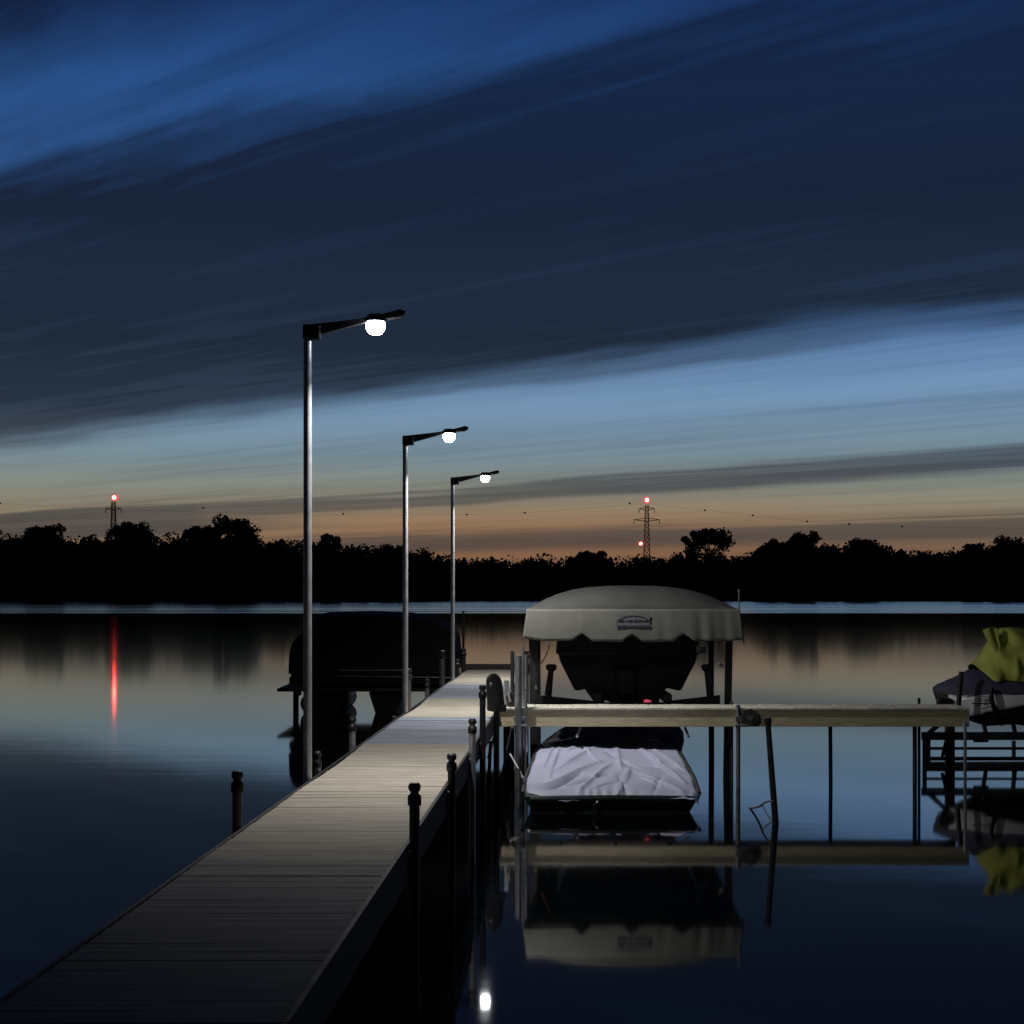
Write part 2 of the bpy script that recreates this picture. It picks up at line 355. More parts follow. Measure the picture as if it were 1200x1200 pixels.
def tree(name, xp, ytop, Yd, w, label, style=0, spiky=0):
    X0 = PX(xp, Yd); Ht = PZ(ytop, Yd); W = w/F*Yd/2
    r = np.random.default_rng(int(xp)+5)
    root = empty(name, (X0, Yd, 1.0), label, 'tree', 'trees standing above the far wood')
    tb = MB(); lean = r.normal()*.3
    topv = Vector((X0+lean, Yd, Ht*.86))
    tb.path([(X0, Yd, .4), (X0+lean*.3, Yd, Ht*.35), (X0+lean*.7, Yd, Ht*.65), topv], [.36, .27, .17, .05], 8)
    bl = []
    nlimb = 9
    for k in range(nlimb):
        z0 = Ht*(.35+.05*k); a = k*2.4; reach = W*r.uniform(.5, .95)
        z1 = z0+Ht*r.uniform(.10, .22)
        e = Vector((X0+reach*math.cos(a), Yd+reach*.8*math.sin(a), min(z1, Ht*.9)))
        tb.path([(X0+lean*.4, Yd, z0), ((X0+e.x)/2, (Yd+e.y)/2, (z0+e.z)/2+.3), e], [.13, .08, .03], 6)
        bl.append((e.x, e.y, e.z, W*r.uniform(.3, .46), W*.36, W*r.uniform(.24, .4)))
    if style == 0:
        for k in range(7):
            a = r.uniform(-1, 1); bl.append((X0+a*W*.6, Yd+r.normal()*.8, Ht-W*.30-abs(a)*W*.45-r.random()*.5, W*.30, W*.3, W*.26))
        bl.append((X0, Yd, Ht*.72, W*.62, W*.6, Ht*.17)); bl.append((X0, Yd, Ht*.55, W*.8, W*.7, Ht*.2))
    else:
        bl.append((X0, Yd, Ht*.62, W*.62, W*.6, Ht*.18)); bl.append((X0, Yd, Ht*.48, W*.95, W*.7, Ht*.2))
        for k in range(spiky):
            a = -.85+1.7*k/(spiky-1)+r.normal()*.06; tip = Ht*(1.0-.16*a*a-r.random()*.05)
            e = Vector((X0+a*W, Yd+r.normal()*.5, tip)); s0 = Vector((X0+a*W*.35, Yd, Ht*.66))
            tb.path([s0, (s0+e)/2+Vector((0, 0, .2)), e], [.10, .06, .02], 6)
            for q in (.55, .8, .97):
                c = s0.lerp(e, q); bl.append((c.x, c.y, c.z, W*.15, W*.15, W*.13))
    tb.build('trunk', M['bark'], root)
    v_, f_ = leaf_cards(bl, 260, .34, r)
    np_mesh('crown', v_, f_, M['leaf'], root, (X0, Yd, 1.0))
tree('broadleaf_tree', 828, 620, 391.5, 58, 'tree with ragged upswept branches just right of the right-hand pylon', 1, 6)
tree('broadleaf_tree', 270, 602, 393, 56, 'tallest round-topped tree of the left shore, left of the nearest lamp pole')
tree('broadleaf_tree', 50, 609, 394, 44, 'rounded tree at the far left end of the shoreline')
tree('broadleaf_tree', 150, 609, 393, 56, 'broad domed tree just right of the left-hand red beacon tower')
tree('broadleaf_tree', 232, 614, 396, 40, 'low sloping tree leaning against the tallest round-topped tree')
tree('broadleaf_tree', 383, 625, 392, 30, 'thin twiggy tree just right of the nearest lamp pole', 1, 5)
tree('broadleaf_tree', 905, 630, 394, 40, 'smaller rounded tree left of the broad domed tree on the right shore')
tree('broadleaf_tree', 938, 622, 393, 44, 'broad domed tree midway along the right shore')
tree('broadleaf_tree', 1010, 632, 392, 46, 'loose flat-topped tree right of the broad domed tree on the right shore', 1, 6)
tree('broadleaf_tree', 1140, 635, 394, 28, 'small dipping tree left of the tall clump at the right edge')
tree('broadleaf_tree', 1180, 628, 393, 56, 'large tree closing the wood at the right edge of the view')
tree('broadleaf_tree', 690, 643, 394, 40, 'low round tree left of the right-hand pylon')
tree('broadleaf_tree', 455, 636, 394, 46, 'low wide tree between the nearest and middle lamp poles')

# ---------------------------------------------------------------- pylons, beacons and the power line beyond the wood
def lattice(mb, base, z0, z1, w0, w1, n, r):
    pr = None
    for i in range(n+1):
        t = i/n; z = z0+(z1-z0)*t; w_ = (w0+(w1-w0)*t)/2
        c = [Vector((base[0]+a*w_, base[1]+b*w_, z)) for a, b in ((-1, -1), (1, -1), (1, 1), (-1, 1))]
        if pr:
            for k in range(4):
                mb.tube(pr[k], c[k], r, seg=5); mb.tube(pr[k], c[(k+1) % 4], r*.6, seg=4); mb.tube(c[k], c[(k+1) % 4], r*.6, seg=4); mb.tube(pr[(k+1) % 4], c[k], r*.6, seg=4)
        pr = c
def pylon(xp, ytop, Yd, wpx, arms, beacons, label):
    X0 = PX(xp, Yd); s = Yd/F; Ht = PZ(ytop, Yd)
    root = empty('pylon', (X0, Yd, 1.5), label, 'pylon', 'pylons beyond the far wood')
    b = MB(); lattice(b, (X0, Yd), 1.0, Ht*.5, wpx*s*2.2, wpx*s*1.15, 7, .17); lattice(b, (X0, Yd), Ht*.5, Ht, wpx*s*1.15, wpx*s*.62, 9, .16)
    b.build('lattice_tower', M['pylon'], root)
    for (ya, half) in arms:
        a = MB(); za = PZ(ya, Yd); hw = half*s
        for sgn in (-1, 1):
            for dy in (-.8, .8):
                a.tube((X0, Yd+dy, za-.9), (X0+sgn*hw, Yd, za), .20, seg=5); a.tube((X0, Yd+dy, za+.9), (X0+sgn*hw, Yd, za), .16, seg=5)
            a.tube((X0+sgn*hw, Yd, za), (X0+sgn*hw, Yd, za-2.2), .16, .24, seg=6)
        a.build('cross_arm', M['pylon'], root)
    for (xb, yb, r) in beacons:
        p = P(xb, yb, Yd-1.5); q = MB()
        q.lathe(p, [(.001, -r), (r*.6, -r*.8), (r, 0), (r*.6, r*.8), (.001, r)], 16)
        bo = q.build('beacon', M['red_on'], root)
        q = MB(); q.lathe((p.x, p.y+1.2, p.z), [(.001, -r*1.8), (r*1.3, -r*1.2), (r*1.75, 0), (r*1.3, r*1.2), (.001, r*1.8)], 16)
        q.build('beacon_glow', M['red_halo'], bo)  # added emissive ball imitating the glow around the beacon
pylon(133, 588, 900, 6, [(596, 9)], [(134, 583, 1.05)], 'small lattice tower with one red beacon above the left shore')
pylon(758, 592, 900, 5.5, [(596, 9), (609, 15)], [(758, 586, 1.05), (751, 637, .75)], 'tall lattice pylon with cross arms and two red beacons right of centre')
balls = [(0, 590), (238, 595), (402, 602), (547, 603), (615, 601), (738, 590), (826, 598), (882, 604), (946, 611), (995, 614), (1057, 617)]
line = MB(); line.path([P(x, y, 900) for x, y in [(-300, 575), (-100, 585), (0, 590), (133, 597), (238, 600), (402, 604), (547, 603), (615, 601), (738, 592), (758, 590), (826, 598), (882, 604), (946, 611), (995, 614), (1057, 617), (1400, 622)]], .035, 4)
lo = line.build('power_line', M['pylon']); tag(lo, 'thin power line strung across the sky between the two beacon towers', 'power line')
where = ['at the far left edge of the sky', 'between left tower and nearest lamp pole', 'just right of the nearest lamp pole', 'just right of the farthest lamp pole', 'right of the farthest lamp head',
         'just left of the right-hand pylon', 'first to the right of the right-hand pylon', 'second to the right of the right-hand pylon', 'third to the right of the right-hand pylon', 'fourth to the right of the right-hand pylon', 'last to the right of the right-hand pylon']
for (x, y), wtxt in zip(balls, where):
    p = P(x, y, 900-.1); q = MB(); q.lathe((p.x, p.y, p.z), [(.001, -.55), (.4, -.4), (.58, 0), (.4, .4), (.001, .55)], 10)
    tag(q.build('marker_ball', M['dark_metal']), 'dark marker ball on the power line, '+wtxt, 'marker ball', 'marker balls on the power line')

# ---------------------------------------------------------------- the main dock
DZ = .85; SL = .0385
def LX(Y): return -1.79+SL*Y
def RX(Y): return -.877+SL*Y
dock = empty('dock', (LX(12), 12, 0), 'long boarded dock running out from the lower left to beyond the boats', 'dock')
seams = [-1.05, 2.0, 5.05, 8.1, 11.15, 14.2, 17.25, 20.3, 23.35, 26.4, 27.6]
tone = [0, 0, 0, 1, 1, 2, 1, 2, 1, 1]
jit = [0, 0, 0, .012, -.012, .015, -.02, .012, -.01, 0]
DIR = Vector((SL, 1, 0)).normalized()
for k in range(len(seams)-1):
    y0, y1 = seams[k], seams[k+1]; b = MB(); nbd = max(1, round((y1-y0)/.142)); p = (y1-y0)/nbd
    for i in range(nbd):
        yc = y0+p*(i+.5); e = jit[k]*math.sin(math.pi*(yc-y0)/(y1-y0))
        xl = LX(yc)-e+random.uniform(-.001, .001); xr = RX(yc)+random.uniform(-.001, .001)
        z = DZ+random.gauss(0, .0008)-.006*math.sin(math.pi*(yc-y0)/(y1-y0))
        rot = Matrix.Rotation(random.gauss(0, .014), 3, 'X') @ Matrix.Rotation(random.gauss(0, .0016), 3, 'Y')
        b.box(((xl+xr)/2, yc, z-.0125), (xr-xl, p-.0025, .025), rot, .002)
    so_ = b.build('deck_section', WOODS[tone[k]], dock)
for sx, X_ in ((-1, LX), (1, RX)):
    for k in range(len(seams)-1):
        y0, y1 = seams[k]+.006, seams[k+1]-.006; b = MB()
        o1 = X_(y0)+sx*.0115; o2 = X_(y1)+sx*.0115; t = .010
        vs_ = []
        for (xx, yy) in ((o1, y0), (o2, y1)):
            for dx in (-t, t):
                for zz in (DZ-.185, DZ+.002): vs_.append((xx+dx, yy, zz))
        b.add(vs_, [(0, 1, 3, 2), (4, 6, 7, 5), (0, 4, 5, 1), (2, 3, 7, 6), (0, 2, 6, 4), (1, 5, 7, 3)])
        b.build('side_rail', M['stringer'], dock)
def capped_post(Y, side, ztop, label=None, r=.027, m='dark_metal', cap=True, sleeve=False):
    x = (LX(Y)-.045) if side < 0 else (RX(Y)+.05)
    b = MB(); b.tube((x, Y, -.8), (x, Y, ztop-(.085 if cap else 0)), r, seg=14)
    if sleeve: b.tube((x, Y, DZ-.30), (x, Y, DZ-.02), r*1.25, seg=14)
    po = b.build('dock_post', M[m], dock)
    if cap:
        c = MB(); z = ztop-.085
        c.lathe((x, Y, z), [(.001, -.03), (r*1.28, -.03), (r*1.3, .0), (r*1.25, .018), (r*.8, .03), (r*.78, .036), (r*1.15, .05), (r*1.2, .068), (r*.9, .083), (r*.4, .084), (.001, .078)], 16)
        c.build('post_cap', M['plastic'], po)
    bk = MB(); bk.box((x-side*.03, Y, DZ-.1), (.035, .09, .13), bev=.004)      # bracket that ties it to the side rail
    bk.build('bracket', M['galv_dull'], po)
    return po
capped_post(8.65, 1, 1.157); capped_post(11.2, 1, 1.062); capped_post(13.4, 1, 1.125, m='galv'); capped_post(14.85, 1, 1.31)
capped_post(9.2, -1, 1.16, m='galv_dull'); capped_post(13.9, -1, 1.10, m='galv'); capped_post(20.8, -1, PZ(795, 20.8), m='galv_dull')
capped_post(23.1, -1, PZ(762, 23.1), r=.035, m='galv_dull'); capped_post(12.05, -1, PZ(880, 12.05), r=.022, m='galv')
capped_post(18.35, -1, PZ(783, 18.35), r=.045, m='galv_dull'); capped_post(17.1, -1, DZ+.02, m='galv_dull', cap=False)
for Y in (26.0, 27.4): capped_post(Y, -1, PZ(760 if Y > 27 else 772, Y), r=.04, m='dark_metal')
capped_post(27.4, 1, PZ(763, 27.4), r=.04)
capped_post(20.4, 1, DZ+.02, cap=False); capped_post(23.4, 1, DZ+.02, cap=False); capped_post(4.0, -1, DZ-.02, cap=False)
# low metal stop at the outer end of the dock
b = MB(); b.box(((LX(27.6)+RX(27.6))/2+.1, 27.65, DZ+.01), (1.15, .05, .16), bev=.006); b.build('end_board', M['stringer'], dock)
# loose diagonal braces under the first lit section
for Y in (8.65, 16.6):
    b = MB(); b.tube((RX(Y)+.03, Y+.05, DZ-.2), (RX(Y+.9)-.06, Y+.9, -.3), .018); b.build('brace', M['dark_metal'], dock)

# ---------------------------------------------------------------- lamps on the dock
def lamp(Y, ytop, label, pw):
    x = LX(Y)-.05; s = Y/F
    x = PX({11.6: 360.5, 18.0: 475, 24.3: 530.5}[Y], Y)
    ztop = PZ(ytop, Y)
    root = empty('dock_lamp', (x, Y, 0), label, 'lamp', 'lit lamps on tall poles along the dock')
    b = MB(); b.tube((x, Y, -.6), (x, Y, ztop-.03), .030, .028, 20); b.build('pole', M['galv_pole'], root)
    b = MB(); b.box((x+.03, Y, ztop-.02), (.12, .085, .10), bev=.01)
    b.build('arm_bracket', M['dark_metal'], root)
    up = .115
    # tapering arm
    b = MB(); rings = []
    for t, hh, ww in ((0, .085, .05), (.15, .06, .05), (.32, .035, .05), (.46, .032, .07), (.60, .05, .09), (.635, .02, .05)):
        c = Vector((x+.03+t, Y, ztop-.01+up*t/.6*1.0)); a = [(-1, -1), (1, -1), (1, 1), (-1, 1)]
        rings.append([c+Vector((0, i*ww/2, j*hh/2)) for i, j in a])
    b.loft(rings, smooth=False); b.build('arm', M['dark_metal'], root)
    # lamp head with its lit lens
    c = Vector((x+.462, Y, ztop+.055))
    hb = MB(); hb.lathe(c+Vector((0, 0, .0)), [(.001, .05), (.05, .046), (.072, .02), (.074, .0), (.06, -.004)], 20)
    hd = hb.build('lamp_head', M['dark_metal'], root)
    lb = MB(); lb.lathe(c, [(.058, -.003), (.066, -.022), (.062, -.055), (.042, -.085), (.001, -.096)], 20)
    lb.build('lamp_lens', M['lamp_on'], hd)
    li = bpy.data.lights.new('lamp_light', 'AREA'); li.shape = 'DISK'; li.size = .07; li.spread = math.radians(146); li.energy = pw; li.color = (1.0, .98, .95)
    lo = bpy.data.objects.new('lamp_light', li); col.objects.link(lo); lo.parent = root
    lo.location = c-root.location+Vector((.012, 0, -.105)); lo.rotation_euler = (math.radians(5), math.radians(-18), 0)   # head tips up with the arm
lamp(11.6, 386, 'nearest and tallest-looking lamp on its square steel pole left of the dock', 78)
lamp(18.0, 514, 'middle lamp of the three lit along the dock', 92)
lamp(24.3, 562, 'farthest of the three lit lamps at the outer end of the dock', 78)

# ---------------------------------------------------------------- cross dock
C0 = 18.55; CW = .60
cross = empty('catwalk', (PX(860, C0), C0, 0), 'narrow timber catwalk crossing in front of the canopied boat lift', 'catwalk')
segs = [(583, 866), (867.5, 1136)]
for (a, c) in segs:
    xa, xc = PX(a, C0), PX(c, C0); b = MB()
    b.box(((xa+xc)/2, C0+.02, (.65+.825)/2), (xc-xa, .04, .175), bev=.004); b.build('front_fascia', M['beam'], cross)
    b = MB(); b.box(((xa+xc)/2, C0+CW-.02, .745), (xc-xa, .04, .15), bev=.004); b.build('rear_fascia', M['beam'], cross)
    b = MB(); n_ = round((xc-xa)/.14); p = (xc-xa)/n_
    for i in range(n_):
        b.box((xa+p*(i+.5), C0+CW/2, .841+random.gauss(0, .001)), (p-.005, CW+.03, .025), Matrix.Rotation(random.gauss(0, .006), 3, 'X'), .003)
    b.build('deck_boards', M['beam_top'], cross)
    for i in range(0, 5): MB().box((xa+.1+(xc-xa-.2)*i/4, C0+CW/2, .75), (.035, CW-.085, .12)).build('joist', M['stringer'], cross)
def cpost(xp, Y, ytop, r=.022, m='galv_dull', name='leg', xb=None):
    b = MB(); t = P(xp, ytop, Y); x2 = PX(xb, Y) if xb else t.x
    b.tube((x2, Y, -.6), t, r, seg=12)
    return b.build(name, M[m], cross)
cpost(865, C0-.03, 826, .024, 'galv_dull'); cpost(857, C0+CW+.03, 822, .022); cpost(1131, C0-.03, 846, .018, 'galv')
cpost(973, C0+.3, 850, .022, 'dark_metal', xb=974); cpost(1072, C0+.05, 852, .024, 'dark_metal'); cpost(1077, C0+CW+.03, 818, .017, 'dark_metal'); cpost(1071.5, C0+CW+.03, 827, .02, 'dark_metal')
cpost(607.5, C0-.04, 768, .040, 'galv'); cpost(616.5, C0-.045, 767, .018, 'silver'); cpost(592, C0+.25, 852, .02, 'dark_metal'); cpost(600.5, C0+CW+.03, 763, .022, 'dark_metal'); cpost(613, C0+.15, 757, .014, 'silver')
for xp in (609, 868):
    b = MB(); b.box((PX(xp, C0), C0-.045, .74), (.13, .03, .05), bev=.005); b.box((PX(xp, C0), C0-.05, .665), (.14, .05, .025), bev=.005)
    b.build('clamp', M['galv'], cross)
# knee brace where the catwalk meets the dock
b = MB(); b.tube((PX(583, C0), C0-.01, .66), (PX(572, C0), C0+.1, .30), .015); b.tube((PX(600, C0), C0-.01, .64), (PX(588, C0), C0+.1, .1), .015); b.build('brace', M['galv_dull'], cross)
# round fender wheel on the fascia
c = P(879, 841, C0-.035); b = MB(); b.tube(c+Vector((0, .03, 0)), c-Vector((0, .03, 0)), .094, seg=24); 
w_ = b.build('roller_wheel', M['rubber'], cross)
b = MB(); b.tube(c-Vector((0, .032, 0)), c-Vector((0, .045, 0)), .03, seg=16); b.build('hub', M['galv_dull'], w_)

# bumper and winch where the docks meet
root = empty('dock_bumper', (PX(579, 17.2), 17.2, DZ), 'dark padded upright bumper on the dock edge by the catwalk', 'bumper')
b = MB(); x0 = PX(579.5, 17.2); zz0 = PZ(833, 17.2); zz1 = PZ(789, 17.2)
rings = []
for t, wx in ((0, .065), (.03, .078), (.3, .085), (.6, .085), (.82, .078), (.93, .06), (1, .025)):
    z = zz0+(zz1-zz0)*t; rings.append([Vector((x0+.010*math.sin(5*t)+wx*math.cos(a), 17.2+.075*math.sin(a), z)) for a in [2*math.pi*k/16 for k in range(16)]])
b.loft(rings); b.build('pad', M['rubber'], root)
b = MB(); b.box((x0+.04, 17.2, zz0+.03), (.16, .12, .07), bev=.01); b.build('foot', M['plastic'], root)
b = MB(); b.box((x0-.035, 17.11, zz0+.27), (.03, .02, .03), bev=.005); b.build('buckle', M['silver'], root)
b = MB(); b.tube((x0+.02, 17.2, zz0), (x0+.02, 17.2, -.5), .03); b.build('leg', M['dark_metal'], root)
root = empty('winch', (PX(599, 18.75), 18.75, DZ), 'small silver-handled winch at the inner end of the catwalk', 'winch')
c = P(600, 818, 18.75)
b = MB(); b.tube(c+Vector((-.01, .06, 0)), c+Vector((-.01, -.06, 0)), .055, seg=20); b.box(c+Vector((0, 0, -.07)), (.10, .14, .14), bev=.01); b.build('drum', M['plastic'], root)
b = MB(); b.path([c+Vector((-.02, -.08, -.04)), c+Vector((-.035, -.09, .06)), c+Vector((-.025, -.09, .10))], [.012, .014, .018]); b.build('handle', M['silver'], root)
b = MB(); b.box(c+Vector((-.06, 0, .04)), (.05, .05, .32), bev=.008); b.build('stand', M['galv'], root)

# ---------------------------------------------------------------- leaning mooring post and its rope
root = empty('mooring_post', (PX(909, 15.7), 15.7, 0), 'leaning dark mooring post standing in the water right of the catwalk joint', 'post')
b = MB(); tp = P(899.5, 842, 15.7); bt = P(909, 966, 15.7); d_ = (bt-tp)
b.tube(tp, bt+d_*.3, .026, .032, 14); b.build('shaft', M['dark_metal'], root)
b = MB(); b.tube(tp-d_*.006, tp+d_*.05, .036, seg=14); b.build('collar', M['plastic'], root)
b = MB()
r0_ = P(867, 946, C0-1.0); b.path(bez(P(866, 947, 17.2), P(888, 948, 16.4), P(893, 943, 16)), .011); b.path(bez(P(893, 943, 16), P(898, 938, 15.8), P(906, 939, 15.66)), .009); b.path(bez(P(893, 943, 16), P(897, 952, 15.9), P(907, 966, 15.68)), .007)
tag(b.build('mooring_rope', M['rope']), 'dark mooring rope running from the catwalk leg to the leaning post', 'rope')

# ---------------------------------------------------------------- canopied boat lift
lift = empty('boat_lift', (1.35, 20.5, 0), 'boat lift frame under the grey green canopy behind the catwalk', 'boat lift')
ca, cb_ = 18.9, 23.4
FZ0, FZ1, AP = 1.575, 1.925, .26
def lerp(a, b, t): return a+(b-a)*t
def top_pt(s, t):                      # s across 0..1, t along 0..1
    Yc = lerp(ca, cb_, t); xl = .162+SL*(Yc-ca); xr = 2.52+SL*(Yc-ca)
    ss = 2*s-1; end = min(1, t/.16, (1-t)/.16); end = math.sin(end*math.pi/2)
    arch = (1-abs(ss)**3.0)*AP*end
    fold = .006*math.sin(s*40+3*t)*(1-end)+.008*math.sin(t*26)*(1-abs(ss))**.3
    return (lerp(xl, xr, s), Yc, FZ1+arch+fold*.6)
can = MB(); can.grid(top_pt, 44, 44)
canopy = can.build('canopy', mat('shade-darkened top canvas', (.062, .062, .058), .9, 0, .2, 2.5, .25, 220, spec=.2), lift); solidify(canopy, .006)  # top colour darkened to stand for the weak lamp light on it
notch = [PX(q, ca) for q in (682, 741, 801)]
def front_val(s, t):                   # t 0 top .. 1 bottom
    xt = lerp(.162, 2.525, s); xb = lerp(.125, 2.56, s); x = lerp(xt, xb, t)
    zb = FZ0-.008+.006*math.sin(s*9)
    for q in notch: zb += .080*max(0, 1-abs(xb-q)/.11)**.8
    zb += .04*max(0, 1-s/.08)+.02*max(0, 1-(1-s)/.05)
    z = lerp(FZ1, zb, t)
    ripple = (.007*math.sin(s*58+2.6*math.sin(s*9))+.003*math.sin(s*117+3*math.sin(s*5)))*(.3+.7*t)*(.12+.88*min(1, max(0, s-.56)*4))
    return (x, ca-.035*t-ripple-.01*math.sin(math.pi*t), z)
v_ = MB(); v_.grid(front_val, 160, 10); vo = v_.build('front_valance', M['canvas'], lift); solidify(vo, .004)
def side_val(side):
    def fn(s, t):
        Yc = lerp(ca, cb_, s); xb0 = (.162 if side < 0 else 2.525)+SL*(Yc-ca); out = (.04 if side < 0 else .05)
        zb = FZ0+.01
        k = (s*9) % 1; zb += .07*max(0, 1-abs(k-.5)/.12)
        if side > 0: zb -= .03*max(0, 1-s*4)
        return (xb0+side*(out*t+.012*math.sin(s*50)*t), Yc, lerp(FZ1, zb, t))
    return fn
for sd in (-1, 1):
    m_ = MB(); m_.grid(side_val(sd), 90, 6); solidify(m_.build('side_valance', M['canvas'], lift), .004)
def rear_val(s, t):
    dx = SL*(cb_-ca); return (lerp(.162+dx, 2.52+dx, s), cb_+.03*t+.01*math.sin(s*60)*t, lerp(FZ1, FZ0+.01, t))
m_ = MB(); m_.grid(rear_val, 60, 4); solidify(m_.build('rear_valance', M['canvas'], lift), .004)
# right front corner flap hanging outside the post
def flap(s, t): return (2.525+.05*t+.03*s, ca-.01+.35*s, lerp(FZ1-.01, FZ0-.045+.03*s, t))
m_ = MB(); m_.grid(flap, 6, 8); solidify(m_.build('corner_flap', M['canvas'], lift), .005)
# printed emblem on the valance: pale patch, arc of small marks and a dark line of lettering below
ye = ca-.030-.006
def EP(x, y, dy=0):
    return Vector((PX(x, ca), ye-dy, PZ(y, ca)))
b = MB()
def quadstrip(b, pts, w, dy):
    for (x0_, y0_), (x1_, y1_) in zip(pts[:-1], pts[1:]):
        a_, c_ = EP(x0_, y0_, dy), EP(x1_, y1_, dy); d2 = (c_-a_).normalized(); nn = Vector((-d2.z, 0, d2.x))*w/2
        b.add([a_-nn, c_-nn, c_+nn, a_+nn], [(0, 1, 2, 3)])
bp_ = MB(); quadstrip(bp_, [(722, 729), (761, 729)], .165, .0)
em = bp_.build('emblem', M['emblem_light'], lift); solidify(em, .002, 0)
quadstrip(b, [(722, 729), (725, 726), (731, 723), (738, 721.6), (746, 721.6), (753, 723), (759, 726), (762, 729)], .007, .006)
r5 = random.Random(5)
x_ = 723.0
while x_ < 761:
    wd = r5.uniform(1.4, 2.8)
    quadstrip(b, [(x_, 734.6+r5.uniform(-.2, .2)), (min(x_+wd, 762), 734.6)], r5.uniform(.026, .04), .006); x_ += wd+r5.uniform(.35, .8)
for xx, hh in ((725, .03), (728, .018), (732, .015), (736, .026), (739, .02), (743, .03), (746, .014), (749, .024), (753, .016), (756.5, .022)):
    quadstrip(b, [(xx, 727.6), (xx+2.2, 727.2)], hh, .006)
solidify(b.build('emblem_print', M['emblem'], em), .002, 0)
# canopy frame and lift posts
b = MB()
for t in (.03, .33, .66, .97):
    pts = [Vector(top_pt(s, max(.02, min(.98, t))))-Vector((0, 0, .035)) for s in [i/14 for i in range(15)]]
    b.path(pts, .014, 8)
for s in (.02, .98): b.path([Vector(top_pt(s, t))-Vector((0, 0, .04)) for t in [i/10 for i in range(11)]], .016, 8)
b.build('canopy_frame', M['frame'], lift)
def lpost(x0, x1, Y, z1, w, m='frame'):
    b = MB(); rings = [[Vector((x+i*w/2, Y+j*w/2, z)) for i, j in ((-1, -1), (1, -1), (1, 1), (-1, 1))] for x, z in ((x0, -.6), (x1, z1))]
    b.loft(rings, smooth=False); return b.build('post', M[m], lift)
lpost(PX(627, 19.4), PX(624, 19.4), 19.4, 1.93, .09, 'dark_metal'); lpost(PX(850.5, 19.4), PX(855, 19.4), 19.4, 1.93, .075, 'dark_metal')
lpost(PX(631, 21.9), PX(630, 21.9), 21.9, 1.93, .07, 'dark_metal'); lpost(PX(834, 21.9), PX(833, 21.9), 21.9, 1.93, .065, 'dark_metal')
for Yb in (19.75,):
    b = MB()
    xl, xr = PX(628, 19.4)+.04, PX(852, 19.4)-.04
    for xa_, xb_ in ((xl, 1.0), (xr, 1.75)):
        rings = []
        for x_, zt, zb in ((xa_, .92, .80), (xb_, .845, .79)):
            rings.append([Vector((x_, Yb-.03, zb)), Vector((x_, Yb+.03, zb)), Vector((x_, Yb+.03, zt)), Vector((x_, Yb-.03, zt))])
        b.loft(rings, smooth=False)
    b.box((1.375, Yb, .80), (.76, .058, .07)); b.build('cradle_beam', M['dark_metal'], lift)
for xx in (.98, 1.78):
    b = MB(); b.box((xx, 20.9, .90), (.09, 2.9, .10), bev=.015); b.build('bunk', M['rubber'], lift)
for (xt, xb, Yg) in ((646, 641, 19.9), (828, 834, 19.9)):
    b = MB(); t = P(xt, 783, Yg); b.tube(P(xb, 826, Yg), t, .048, .030, 12); gp = b.build('guide_post', M['dark_metal'], lift)
    b = MB(); b.lathe(t+Vector((0, 0, -.01)), [(.03, -.03), (.062, .0), (.066, .03), (.05, .055), (.001, .058)], 16); b.build('pad', M['plastic'], gp)
b = MB(); b.path(bez(P(644, 755, 19.3), P(640, 773, 19.3), P(632, 779, 19.3)), .008); b.build('strap', mat('orange strap', (.30, .10, .04), .7), lift)
b = MB(); b.tube(P(866, 716, 19.4), P(866, 690, 19.4), .009); b.build('whip_antenna', M['galv_dull'], lift)
b = MB(); c = P(628, 806, 19.34); b.box(c, (.03, .02, .05), bev=.004); b.build('latch', M['galv_dull'], lift)
b = MB(); c = P(845, 780, 19.33); b.box(c, (.07, .03, .04), Matrix.Rotation(.6, 3, 'Y'), .006); b.box(P(820, 762, 20.4), (.16, .05, .07), bev=.01); b.build('latch', M['silver'], lift)

# boat held in that lift
bt_ = empty('lifted_boat', (1.36, 20.2, .8), 'dark covered motorboat raised on the lift under the canopy', 'boat')
def hull_ring(Y, k, bow):
    pts = [(-.80, 1.50), (-.83, 1.42), (-.80, 1.30), (-.63, .965), (-.60, .955), (-.47, .985), (-.44, .97), (-.33, .86), (-.30, .855), (-.13, .79), (0, .775)]
    full = pts+[(-x, z) for x, z in pts[-2::-1]]
    cx = PX(736, 20.0)+SL*(Y-20); zk = .775
    return [Vector((cx+x*k, Y, lerp(z, 1.50, bow*(1-(z-zk)/.75)) if bow else z)) for x, z in full]
b = MB(); b.loft([hull_ring(20.0, .985, 0), hull_ring(20.05, 1, 0), hull_ring(22, 1, 0), hull_ring(23.2, .88, .1), hull_ring(24.2, .6, .35), hull_ring(24.9, .2, .75), hull_ring(25.1, .03, .95)], smooth=False)
b.build('hull', M['darkhull'], bt_)
def cover_pt(s, t):
    Y = lerp(19.98, 25.1, t); k = 1 if Y < 22 else max(.04, 1-((Y-22)/3.1)**2)
    cx = PX(736, 20.0)+SL*(Y-20); a = math.pi*s; x = -math.cos(a)*.845*k
    rise = .20*min(1, t*8+.5)*(1 if t < .8 else (1-t)*5)
    return (cx+x, Y, 1.40+(.12+rise)*math.sin(a)**.5+.008*math.sin(14*s+22*t))
b = MB(); b.grid(cover_pt, 28, 30); b.add([cover_pt(i/28, 0) for i in range(29)], [tuple(range(29))]); cvo = b.build('cover', M['blacktarp'], bt_)
b = MB(); 
for sg in (-1, 1): b.path([(PX(736, 20)+sg*.825+SL*(y-20), y, 1.40) for y in (19.99, 21, 22)], .016, 8)
b.path([(PX(736, 20)-.82, 19.985, 1.395), (PX(736, 20)+.82, 19.985, 1.395)], .012, 8)
b.build('rub_rail', M['frame'], bt_)
